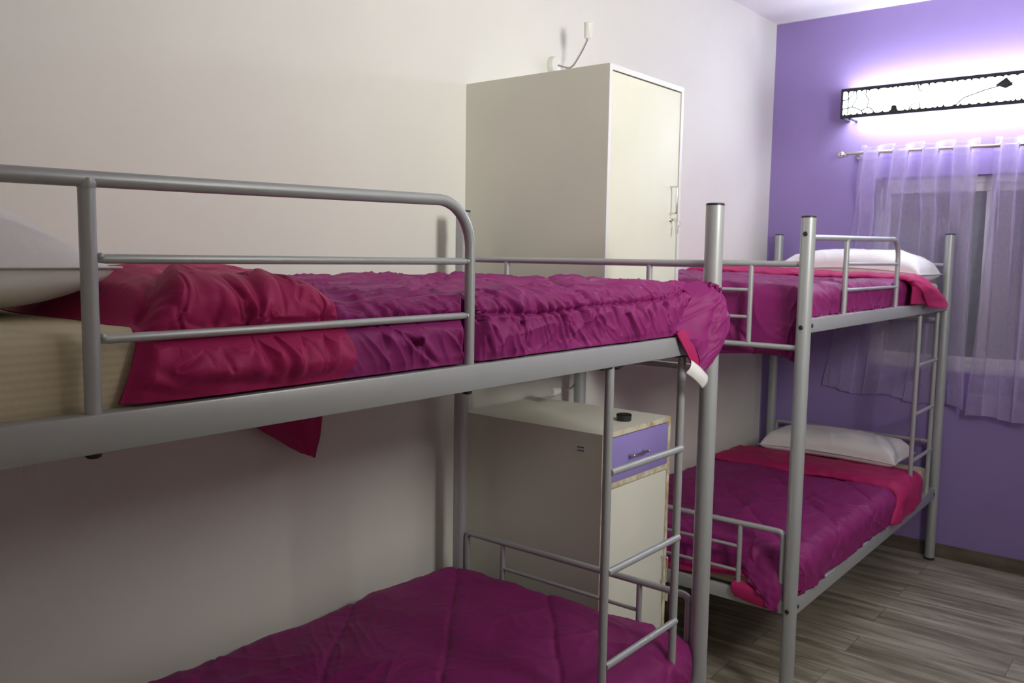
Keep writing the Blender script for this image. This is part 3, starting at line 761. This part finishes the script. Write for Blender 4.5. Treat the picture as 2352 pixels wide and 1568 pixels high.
def duvet_far_low():
    def zf(P, A, B):
        P[..., 2] += 0.010 * np.sin(B * 11 + 1) * (1 - smooth(0.72, 0.84, A))
        P[..., 2] += 0.020 * bumpf(A - 1.15, 0.18) * bumpf(B - 0.18, 0.25)
        return P
    P, A, B = duvet_simple(0.805, None, 0.000, 0.99, 0.566, 0.06, 0.690, 2.30, -0.121, 1.09, 380, 280, 9.0, zfun=zf, wr=1.3)
    lift = (1 - smooth(0.74, 0.86, A))
    P[..., 2] = np.where(A < 0.8, np.maximum(P[..., 2], 0.452 + 0.02 * np.sin(B * 9)), P[..., 2])
    P[..., 2] = np.where((B < 0.1) & (A > 0.86), np.maximum(P[..., 2], 0.4175), P[..., 2])
    o = grid_mesh('duvet', P, 'plum', thick=0.014)
    tag(o, 'plum duvet on the lower bunk by the purple wall, hem lifted at the foot', 'duvet', 'quilted duvets on the bunks')
    # crimson band
    nu, nv = 90, 260
    s, b = np.meshgrid(np.linspace(0, 1, nu), np.linspace(-0.13, 1.08, nv), indexing='ij')
    xa = 2.06 - 0.10 * smooth(0.0, -0.13, b) + 0.015 * perlin(b * 5, b * 0 + 7)
    xb = 2.50 + 0.0 * b + 0.02 * perlin(b * 4, b * 0 + 2)
    A = xa + (xb - xa) * s
    P = drape(A, b, None, None, -0.006, 0.985, 0.570, 0.06)
    N = normals(P); N = N * np.sign(N[45, 130, 2])
    h = 0.024 * np.sqrt(np.clip(1 - (1 - np.clip(s / 0.14, 0, 1)) ** 2, 0, 1)) * (1 - 0.8 * smooth(0.6, 1, s))
    P = P + N * (h + 0.006 * perlin(A * 9, b * 6) + 0.005 * (ridge(A * 4 + b, b * 8, 2) - .3))[..., None]
    P[..., 2] = np.where(b < 0.1, np.maximum(P[..., 2], 0.418), P[..., 2])
    c = grid_mesh('folded_lining', P, 'crimson', o, thick=0.012); c['label'] = 'crimson lining turned back below the pillow'
    # lining showing under the lifted hem at the foot
    u, b = np.meshgrid(np.linspace(0, 1, 20), np.linspace(0.16, 0.98, 160), indexing='ij')
    X = 0.806 - 0.018 * u + 0.004 * perlin(b * 9, u * 2); Z = 0.462 + 0.02 * np.sin(b * 9) - 0.030 * u + 0.006 * perlin(b * 7, u)
    c = grid_mesh('hem_lining', np.stack([X, b, Z], -1), 'crimson', o, thick=0.006); c['label'] = 'crimson lining under the lifted hem'
    G = [[(0.775, 0.235, 0.446), (0.772, 0.17, 0.440), (0.770, 0.10, 0.435), (0.772, 0.06, 0.430)],
         [(0.750, 0.238, 0.430), (0.748, 0.17, 0.428), (0.746, 0.10, 0.424), (0.748, 0.06, 0.420)],
         [(0.744, 0.236, 0.408), (0.740, 0.17, 0.404), (0.738, 0.10, 0.400), (0.742, 0.06, 0.396)],
         [(0.746, 0.222, 0.386), (0.742, 0.16, 0.378), (0.740, 0.10, 0.374), (0.744, 0.06, 0.374)]]
    Q = spline_patch(G, 24, 50)
    c = grid_mesh('hanging_corner', Q, 'crimson', o, thick=0.006); c['label'] = 'pink-red corner peeping over the end rail'
    G = [[(0.82, 0.26, 0.545), (0.815, 0.18, 0.540), (0.800, 0.10, 0.545), (0.802, 0.040, 0.545)],
         [(0.798, 0.24, 0.505), (0.780, 0.17, 0.500), (0.766, 0.10, 0.505), (0.774, 0.045, 0.500)],
         [(0.792, 0.215, 0.478), (0.762, 0.16, 0.466), (0.744, 0.10, 0.458), (0.750, 0.045, 0.450)],
         [(0.780, 0.190, 0.455), (0.748, 0.14, 0.438), (0.730, 0.10, 0.418), (0.738, 0.048, 0.405)],
         [(0.765, 0.150, 0.440), (0.740, 0.12, 0.415), (0.730, 0.09, 0.385), (0.738, 0.052, 0.368)]]
    Q = spline_patch(G, 40, 60)
    n = normals(Q); n = n * np.sign(-n[20, 30, 0])
    u, w = np.meshgrid(np.linspace(0, 1, 40), np.linspace(0, 1, 60), indexing='ij')
    Q = Q + n * (0.006 * np.sin(u * 9 + w * 5) * np.sin(PI * w) + 0.003 * perlin(u * 6, w * 7))[..., None]
    grid_mesh('hanging_corner', Q, 'plum', o, thick=0.014)
duvet_far_low()

# ------------------------------------------------------------------ pillows
def pillow(c, hx, hy, tu, td, seed, label, rot=(0, 0, 0), sag=0.0, pv=5.0, pe=0.48, nu=110, nv=150):
    u = np.sin(np.linspace(-1, 1, nu) * PI / 2); v = np.sin(np.linspace(-1, 1, nv) * PI / 2)
    U, V = np.meshgrid(u, v, indexing='ij')
    prof = (np.clip((1 - np.abs(U) ** 3.0) * (1 - np.abs(V) ** pv), 0, 1)) ** pe
    X = hx * U * (1 - 0.07 * (1 - V ** 2) * 0 - 0.06 * (1 - np.abs(V) ** 2) * np.abs(U) ** 3)
    Y = hy * V * (1 - 0.05 * (1 - U ** 2) * np.abs(V) ** 3)
    wr = 0.008 * perlin(X * 7 + seed, Y * 7) + 0.009 * (creases(X, Y, seed, 6.0) - 0.2)
    pts = []
    top = np.stack([X, Y, tu * prof + wr * np.clip(prof * 2, 0, 1) - sag * np.abs(V) ** 2], -1)
    bot = np.stack([X, Y, -td * prof ** (0.8 if pe < 0.6 else 0.45) + 0 * wr - sag * np.abs(V) ** 2], -1)
    # one closed mesh: weld along the seam
    me = bpy.data.meshes.new('pillow'); idx = np.arange(nu * nv).reshape(nu, nv)
    F = np.stack([idx[:-1, :-1], idx[1:, :-1], idx[1:, 1:], idx[:-1, 1:]], -1).reshape(-1, 4)
    V_ = np.concatenate([top.reshape(-1, 3), bot.reshape(-1, 3)]); F_ = np.concatenate([F, F[:, ::-1] + nu * nv])
    me.from_pydata(V_.tolist(), [], F_.tolist())
    bm = bmesh.new(); bm.from_mesh(me); bmesh.ops.remove_doubles(bm, verts=bm.verts, dist=1e-5); bmesh.ops.recalc_face_normals(bm, faces=bm.faces); bm.to_mesh(me); bm.free()
    me.shade_smooth()
    o = obj('pillow', me, 'white'); o.location = c; o.rotation_euler = rot
    tag(o, label, 'pillow', 'white pillows on the bunks')
    # sewn flange along the seam
    E = [top[:, 0], top[-1, :], top[::-1, -1], top[0, ::-1]]
    L = np.concatenate(E); ctr = np.array([0, 0, 0])
    dirn = L.copy(); dirn[:, 2] = 0; dirn /= np.linalg.norm(dirn, axis=1, keepdims=True) + 1e-9
    out = L + dirn * 0.012
    grid_mesh('pillow_hem', np.stack([L, out], 0), 'white', o, thick=0.003, offset=0)
    return o
pillow((-1.862, 0.52, 1.630), 0.245, 0.335, 0.125, 0.076, 1.0, 'white pillow at the left edge, on the top bunk nearest the camera', pv=2.6, pe=0.72)
pillow((2.615, 0.42, 1.622), 0.220, 0.380, 0.095, 0.055, 4.0, 'white pillow on the top bunk below the window curtains', sag=0.030, pv=7.0, pe=0.42)
pillow((2.640, 0.485, 0.612), 0.190, 0.365, 0.092, 0.045, 8.0, 'white pillow on the lower bunk by the purple wall', sag=0.012, pv=9.0, pe=0.38)

# ------------------------------------------------------------------ locker on the wall and bedside cabinet
def locker():
    x0, x1, y0, y1, z0, z1 = 0.145, 0.648, 0.455, YW, 1.34, 2.276
    o = empty('wall_mounted_locker', ((x0 + x1) / 2, y1, z0), 'tall cream laminate locker fixed to the wall above the bedside cabinet', 'locker'); og = o.location; t = 0.018
    b = MB(og)
    b.box((x0, y0, z0), (x0 + t, y1, z1)); b.box((x1 - t, y0, z0), (x1, y1, z1))
    b.box((x0 + t, y0, z1 - t), (x1 - t, y1, z1)); b.box((x0 + t, y0, z0), (x1 - t, y1, z0 + t)); b.box((x0 + t, y1 - 0.01, z0 + t), (x1 - t, y1, z1 - t))
    b.box((x0 + t, y0 + 0.3, z0 + 0.45), (x1 - t, y1 - 0.01, z0 + 0.465))
    b.build('carcass', 'laminate', o, smooth=0)
    b = MB(og)
    e = 0.0012
    b.box((x0, y0 - e, z0), (x0 + t, y0, z1)); b.box((x1 - t, y0 - e, z0), (x1, y0, z1)); b.box((x0 + t, y0 - e, z1 - t), (x1 - t, y0, z1)); b.box((x0 + t, y0 - e, z0), (x1 - t, y0, z0 + t))
    b.build('edging', 'frame', o, smooth=0)
    d = MB(og).box((x0 + t + 0.004, y0 + 0.001, z0 + t + 0.004), (x1 - t - 0.004, y0 + 0.018, z1 - t - 0.004), 0.0012).build('door', 'laminate', o)
    MB(og).box((x0 + t, y0 + 0.019, z0 + t), (x1 - t, y0 + 0.021, z1 - t)).build('door_gap', 'gap', o, smooth=0)
    handle(d, og, 0.570, y0 + 0.001, 1.818, 1.913)
    lock(d, og, 0.577, y0 + 0.001, 1.795)
def handle(parent, og, x, y, z0, z1, r=0.0032, out=0.028):
    k = 0.006
    p = [(x, y, z0)] + [(x, y - out + k, z0)] + [tuple(q) for q in arc((x, y - out + k, z0 + k), (0, 0, -1), (0, -1, 0), k, 0, PI / 2, 5)] + \
        [tuple(q) for q in arc((x, y - out + k, z1 - k), (0, -1, 0), (0, 0, 1), k, 0, PI / 2, 5)] + [(x, y, z1)]
    MB(og).tube(p, r, 12).build('handle', 'chrome', parent)
def lock(parent, og, x, y, z):
    l = MB(og).cyl((x, y + 0.002, z), (x, y - 0.005, z), 0.0085, 18, 0.002).cyl((x, y - 0.004, z), (x, y - 0.009, z), 0.005, 14).build('lock', 'chrome', parent)
    MB(og).box((x - 0.001, y - 0.03, z - 0.006), (x + 0.001, y - 0.006, z + 0.006), 0.0006).ring((x + 0.002, y - 0.030, z - 0.014), (1, 0, 0.2), 0.010, 0.0012, 16, 6).box((x - 0.001, y - 0.034, z - 0.05), (x + 0.001, y - 0.022, z - 0.022), 0.0006).build('key', 'chrome', l)
locker()

def cabinet():
    x0, x1, y0, y1, z1 = 0.120, 0.585, 0.430, YW - 0.013, 1.072
    o = empty('bedside_cabinet', ((x0 + x1) / 2, (y0 + y1) / 2, 0), 'cream bedside cabinet with a lilac drawer, standing between the two beds', 'cabinet'); og = o.location; t = 0.018
    zd0, zd1, zs = 0.898, 1.050, 0.878
    b = MB(og)
    b.box((x0, y0, 0), (x0 + t, y1, z1 - t)); b.box((x1 - t, y0, 0), (x1, y1, z1 - t)); b.box((x0, y0, z1 - t), (x1, y1, z1))
    b.box((x0 + t, y0 + 0.02, 0), (x1 - t, y1, 0.08)); b.box((x0 + t, y1 - 0.01, 0.08), (x1 - t, y1, z1 - t)); b.box((x0 + t, y0, zs), (x1 - t, y1 - 0.01, zd0 - 0.003))
    b.build('carcass', 'laminate', o, smooth=0)
    b = MB(og); e = 0.0012
    b.box((x0, y0 - e, 0), (x0 + t, y0, z1 - t)); b.box((x1 - t, y0 - e, 0), (x1, y0, z1 - t)); b.box((x0, y0 - e, z1 - t), (x1, y0, z1)); b.box((x0 + t, y0 - e, zs), (x1 - t, y0, zd0 - 0.003))
    b.build('edging', 'edge', o, smooth=0)
    MB(og).box((x0 + t, y0 + 0.019, 0.085), (x1 - t, y0 + 0.021, z1 - t)).build('door_gap', 'gap', o, smooth=0)
    dr = MB(og).box((x0 + t + 0.002, y0 + 0.0, zd0), (x1 - t - 0.002, y0 + 0.018, zd1), 0.001).build('drawer', 'lilac', o); dr['label'] = 'lilac drawer front'
    # bar pull on two feet
    xa, xb, z = 0.288, 0.388, 0.978
    MB(og).tube([(xa, y0 - 0.024, z), (xb, y0 - 0.024, z)], 0.0042, 14).ball((xa, y0 - 0.024, z), 0.0055).ball((xb, y0 - 0.024, z), 0.0055) \
        .tube([(xa + 0.004, y0, z), (xa + 0.004, y0 - 0.024, z)], [0.006, 0.0035], 12).tube([(xb - 0.004, y0, z), (xb - 0.004, y0 - 0.024, z)], [0.006, 0.0035], 12).build('handle', 'chrome', dr)
    d = MB(og).box((x0 + t + 0.005, y0 + 0.0, 0.09), (x1 - t - 0.004, y0 + 0.018, zs - 0.005), 0.0012).build('door', 'laminate', o)
    handle(d, og, 0.546, y0, 0.453, 0.548)
    lock(d, og, 0.548, y0, 0.430)
    s = MB(og).box((x0 - 0.0006, 0.496, 1.000), (x0, 0.532, 1.026)).build('sticker', 'laminate', o, smooth=0)
    MB(og).box((x0 - 0.001, 0.500, 1.016), (x0 - 0.0005, 0.528, 1.021)).box((x0 - 0.001, 0.500, 1.005), (x0 - 0.0005, 0.528, 1.010)).build('printed_lines', 'ink', s, smooth=0)
cabinet()
k = MB((0.388, 0.512, 1.072)).tube([(0.388, 0.512, 1.0722), (0.388, 0.512, 1.074), (0.388, 0.512, 1.094), (0.388, 0.512, 1.0965), (0.388, 0.512, 1.0925), (0.388, 0.512, 1.091)], [0.024, 0.026, 0.028, 0.026, 0.020, 0.001], 32).build('ashtray', 'black')
k.name = 'round_dish'; tag(k, 'small round black dish on top of the bedside cabinet', 'dish')

# ------------------------------------------------------------------ gooseneck reading lamps
def lamp(base, path, head, hdir, label):
    o = empty('wall_lamp', base, label, 'lamp', 'gooseneck wall lamps'); og = o.location
    b = Vector(base)
    MB(og).tube([b, b + Vector((0, -0.006, 0)), b + Vector((0, -0.026, 0)), b + Vector((0, -0.030, 0))], [0.036, 0.038, 0.034, 0.028], 32).build('wall_base', 'white_plastic', o)
    C = np.array([[tuple(b + Vector((0, -0.028, 0)))]] + [[p] for p in path])
    pts = spline_patch(np.concatenate([C, C], 1), 50, 2)[:, 0]
    MB(og).tube([tuple(p) for p in pts], 0.0042, 12).build('gooseneck', 'chrome', o)
    h = Vector(head); d = Vector(hdir).normalized()
    hd = MB(og).tube([h - d * 0.028, h - d * 0.024, h + d * 0.030, h + d * 0.034, h + d * 0.032, h + d * 0.018], [0.010, 0.0155, 0.0175, 0.0165, 0.014, 0.002], 24).build('lamp_head', 'white_plastic', o)
lamp((0.668, YW, 2.432), [(0.696, 1.0, 2.423), (0.700, 0.96, 2.466), (0.686, 0.92, 2.508), (0.684, 0.91, 2.528)], (0.676, 0.903, 2.548), (-0.25, -0.2, 0.9), 'white gooseneck reading lamp on the wall above the locker')
lamp((0.845, YW, 1.225), [(0.842, 1.005, 1.215), (0.820, 1.0, 1.16), (0.792, 0.998, 1.130), (0.735, 0.975, 1.112), (0.650, 0.935, 1.112), (0.585, 0.912, 1.118)], (0.505, 0.905, 1.122), (-1, -0.10, 0.04), 'white gooseneck reading lamp on the wall above the bedside cabinet')

# ------------------------------------------------------------------ lit wall fixture with mosaic front
def fixture():
    ya, yb, za, zb = 0.616, -1.18, 2.461, 2.626; xf = XW - 0.140
    o = empty('wall_light', (XW, (ya + yb) / 2, (za + zb) / 2), 'long lit wall lamp with a mosaic glass front on the purple wall', 'wall lamp'); og = o.location
    zc = (za + zb) / 2
    MB(og).box((XW - 0.012, yb + 0.05, zc - 0.022), (XW, ya - 0.05, zc + 0.022), 0.002).build('back_plate', 'white_plastic', o)
    MB(og).cyl((XW - 0.070, yb + 0.04, zc), (XW - 0.070, ya - 0.045, zc), 0.013, 20).build('fluorescent_tube', 'tube', o)
    MB(og).box((xf, yb + 0.008, za + 0.006), (xf + 0.006, ya - 0.008, zb - 0.006)).build('mosaic_panel', 'mosaic', o, smooth=0)
    # dark leading frame with scalloped inner edge
    n = 260; ys = np.linspace(ya - 0.010, yb + 0.010, n)
    rs = np.random.RandomState(3)
    def inner(sgn):
        out = []; k = 0; period = 0; start = 0
        edges = [0.0]
        while edges[-1] < 1.9: edges.append(edges[-1] + rs.uniform(0.02, 0.055))
        edges = np.array(edges)
        for y in ys:
            d = ya - y; i = np.searchsorted(edges, d) - 1; i = max(i, 0)
            t = (d - edges[i]) / (edges[i + 1] - edges[i])
            out.append(0.019 + 0.014 * (2 * abs(t - 0.5)) ** 5)
        return out
    for name, z0, sg in (('top', zb, -1), ('bottom', za, 1)):
        ins = inner(sg); vs, fs = [], []
        for i, y in enumerate(ys):
            zi = z0 + sg * ins[i]
            vs += [(xf - 0.004, y, z0), (xf - 0.004, y, zi), (xf + 0.008, y, zi), (xf + 0.008, y, z0)]
        for i in range(n - 1):
            for j in range(4):
                fs.append((i * 4 + j, i * 4 + (j + 1) % 4, (i + 1) * 4 + (j + 1) % 4, (i + 1) * 4 + j))
        fs += [(0, 1, 2, 3), (4 * n - 4, 4 * n - 3, 4 * n - 2, 4 * n - 1)]
        MB(og).add(vs, fs).build('frame_edge', 'lamp_black', o, smooth=0)
    for y0, y1 in ((ya - 0.014, ya), (yb, yb + 0.014)):
        MB(og).box((xf - 0.004, y0, za), (XW - 0.002, y1, zb), 0.001).build('end_cap', 'lamp_black', o)
    for y in (ya - 0.05, yb + 0.05):
        MB(og).box((xf + 0.006, y - 0.006, za - 0.006), (XW, y + 0.006, za + 0.004), 0.001).build('bracket', 'lamp_black', o)
    def shard(pts):
        vs = [(xf - 0.003, y, z) for y, z in pts] + [(xf, y, z) for y, z in pts]; m = len(pts)
        MB(og).add(vs, [tuple(range(m)), tuple(reversed(range(m, 2 * m)))] + [(i, (i + 1) % m, (i + 1) % m + m, i + m) for i in range(m)]).build('dark_shard', 'lamp_black', o, smooth=0)
    shard([(0.345, za + 0.006), (0.342, za + 0.046), (0.330, za + 0.052), (0.312, za + 0.047), (0.308, za + 0.006)])
    shard([(-0.160, zb - 0.062), (-0.212, zb - 0.026), (-0.246, zb - 0.068), (-0.212, zb - 0.084)])
    shard([(-0.245, zb - 0.006), (-0.262, zb - 0.020), (-0.300, zb - 0.006)])
    shard([(-0.380, za + 0.006), (-0.395, za + 0.034), (-0.430, za + 0.024), (-0.425, za + 0.006)])
    # a few of the lead lines between the glass pieces
    for pts in ([(0.575, 0.02), (0.574, 0.144)], [(0.602, 0.10), (0.575, 0.104), (0.556, 0.122), (0.545, 0.146)], [(0.602, 0.052), (0.575, 0.055), (0.552, 0.060), (0.53, 0.052), (0.50, 0.036), (0.49, 0.018)],
                [(0.552, 0.060), (0.540, 0.085), (0.528, 0.108), (0.531, 0.146)], [(0.50, 0.036), (0.47, 0.05), (0.45, 0.046), (0.43, 0.02)], [(0.47, 0.05), (0.462, 0.09), (0.48, 0.12), (0.478, 0.146)],
                [(0.25, 0.018), (0.235, 0.045), (0.20, 0.055), (0.19, 0.018)], [(0.21, 0.146), (0.20, 0.115), (0.16, 0.10), (0.15, 0.146)], [(0.02, 0.018), (-0.02, 0.055), (-0.12, 0.085), (-0.245, 0.11)]):
        MB(og).tube([(xf - 0.002, y, za + z) for y, z in pts], 0.0045, 8).build('lead_line', 'lamp_black', o)
fixture()

# ------------------------------------------------------------------ curtain rod and sheer curtains
XR, ZR = 2.876, 2.2655
def rod():
    o = empty('curtain_rod', (XR, -0.28, ZR), 'chrome curtain rod with ball finials under the wall lamp', 'curtain rod'); og = o.location
    MB(og).tube([(XR, 0.585, ZR + 0.004), (XR, -1.16, ZR - 0.008)], 0.0095, 18).build('rod', 'chrome', o)
    for y, s in ((0.585, 1), (-1.16, -1)):
        MB(og).tube([(XR, y, ZR), (XR, y + s * 0.006, ZR), (XR, y + s * 0.012, ZR), (XR, y + s * 0.016, ZR)], [0.013, 0.013, 0.009, 0.009], 18).ball((XR, y + s * 0.034, ZR), 0.021, (1, 1.1, 1), 20).build('finial', 'chrome', o)
    for y in (0.54, -1.12):
        MB(og).tube([(XR, y, ZR - 0.002), (XW - 0.004, y, ZR - 0.002)], 0.006, 12).cyl((XW - 0.008, y, ZR), (XW, y, ZR), 0.022, 20).build('bracket', 'chrome', o)
rod()

def curtain(yt0, yt1, yb0, yb1, zb0, zb1, nf, label, seed):
    """from y=yt0 (left, +y) to yt1 at the top; flares to yb0..yb1 at the hem"""
    nu, nv = 240, 120
    s, t = np.meshgrid(np.linspace(0, 1, nu), np.linspace(0, 1, nv), indexing='ij')   # t: 0 top, 1 hem
    zt = 2.306 + 0.012 * np.cos(2 * PI * nf * s + PI)* -1
    zb = zb0 + (zb1 - zb0) * s + 0.012 * np.sin(2 * PI * nf * 0.6 * s + seed)
    Z = zt + (zb - zt) * t
    Y = (yt0 + (yt1 - yt0) * s) * (1 - t) + (yb0 + (yb1 - yb0) * s) * t
    amp = 0.030 * (1 - t) ** 0.7 + 0.018 + 0.006 * perlin(s * 5 + seed, t * 2)
    ph = 2 * PI * nf * s + PI + 0.8 * t * perlin(s * 4 + seed, t * 1.5 + seed)
    w = np.cos(ph)
    X = XR - amp * np.sign(w) * np.abs(w) ** 0.8 * (1 - 0.35 * t) + 0.012 * t * perlin(s * 9 + seed, t * 3)
    Y = Y - 0.012 * np.sin(2 * ph) * (0.4 + 0.6 * (1 - t)) - 0.016 * np.sin(ph * 2.6 + 3 * perlin(s * 3 + seed, t * 1.2)) * smooth(0.05, 0.3, t)
    X = X + 0.006 * np.cos(ph * 2.6 + 3 * perlin(s * 3 + seed, t * 1.2)) * smooth(0.05, 0.3, t)
    # below the rod the cloth hangs back against the wall, behind the bed posts
    back = smooth(0.12, 0.30, t) * smooth(-0.10, 0.02, Y)
    X = X * (1 - back) + back * (XW - 0.021 + 0.30 * (X - XR))
    X = np.minimum(X, XW - 0.008)
    P = np.stack([X, Y, Z], -1)
    o = grid_mesh('curtain', P, 'sheer'); tag(o, label, 'curtain', 'sheer lilac curtains on the rod')
    N = normals(P); N = N * np.sign(-N[120, 60, 0]) 
    j = int(nv * 0.94) - 1; j0 = int(nv * 0.922)
    grid_mesh('hem', (P + N * 0.002)[:, j0:], 'sheer_hem', o)
    grid_mesh('header', (P + N * 0.002)[:, :int(nv * 0.062)], 'sheer_head', o)
    # grommets where the cloth crosses the rod
    k = int(2 * nf)
    for q in range(k + 1):
        sc = (q + 0.5) / (2 * nf)
        if sc > 1: break
        i = min(int(sc * (nu - 1)), nu - 1); p = P[i, int(nv * 0.033)]
        MB().ring((XR, p[1], ZR), (0.25 * (-1) ** q, 1, 0), 0.018, 0.003, 22, 8).build('grommet', 'chrome', o)
curtain(0.519, -0.094, 0.678, -0.112, 0.897, 0.865, 4.0, 'sheer lilac curtain nearer the corner, behind the bunk bed', 1.0)
curtain(-0.163, -0.95, -0.106, -1.02, 0.831, 0.855, 5.0, 'sheer lilac curtain at the right edge of the photo', 6.0)

# ------------------------------------------------------------------ camera, lights, world
cam = bpy.data.cameras.new('camera'); co = bpy.data.objects.new('camera', cam); COL.objects.link(co)
yaw, pitch, roll = -0.8929, -0.0994, 0.0157
fw = Vector((-math.sin(yaw) * math.cos(pitch), math.cos(yaw) * math.cos(pitch), math.sin(pitch)))
r0 = Vector((math.cos(yaw), math.sin(yaw), 0)); u0 = r0.cross(fw)
rr_ = r0 * math.cos(roll) + u0 * math.sin(roll); uu = u0 * math.cos(roll) - r0 * math.sin(roll)
co.matrix_world = Matrix(((rr_.x, uu.x, -fw.x, -2.2498), (rr_.y, uu.y, -fw.y, -1.089), (rr_.z, uu.z, -fw.z, 1.6567), (0, 0, 0, 1)))
cam.sensor_width = 36.0; cam.lens = 1978.3 / 2352 * 36.0
cam.clip_start = 0.05
cam.dof.use_dof = True; cam.dof.focus_distance = 1.55; cam.dof.aperture_fstop = 11.0
S.camera = co

l = bpy.data.lights.new('room_lamp', 'AREA'); l.shape = 'RECTANGLE'; l.size = 0.5; l.size_y = 0.8; l.energy = 23; l.color = (1.0, 0.99, 0.91); l.spread = math.radians(126)
lo = bpy.data.objects.new('room_lamp', l); COL.objects.link(lo); lo.location = (-0.5, -2.0, 2.5)
lo.rotation_euler = (Vector((0.7, 0.6, 2.75)) - lo.location).to_track_quat('-Z', 'Y').to_euler()

wd = bpy.data.worlds.new('night'); S.world = wd; wd.use_nodes = True
wd.node_tree.nodes['Background'].inputs['Color'].default_value = (0.02, 0.02, 0.03, 1)
S.view_settings.view_transform = 'Standard'; S.view_settings.look = 'None'; S.view_settings.gamma = 1.0
S.view_settings.use_curve_mapping = False; S.view_settings.exposure = 0.52
try:
    S.cycles.use_denoising = True
    S.cycles.max_bounces = 7; S.cycles.diffuse_bounces = 4; S.cycles.glossy_bounces = 3; S.cycles.transparent_max_bounces = 12
    S.cycles.use_adaptive_sampling = True; S.cycles.adaptive_threshold = 0.08; S.cycles.adaptive_min_samples = 16
except Exception:
    pass
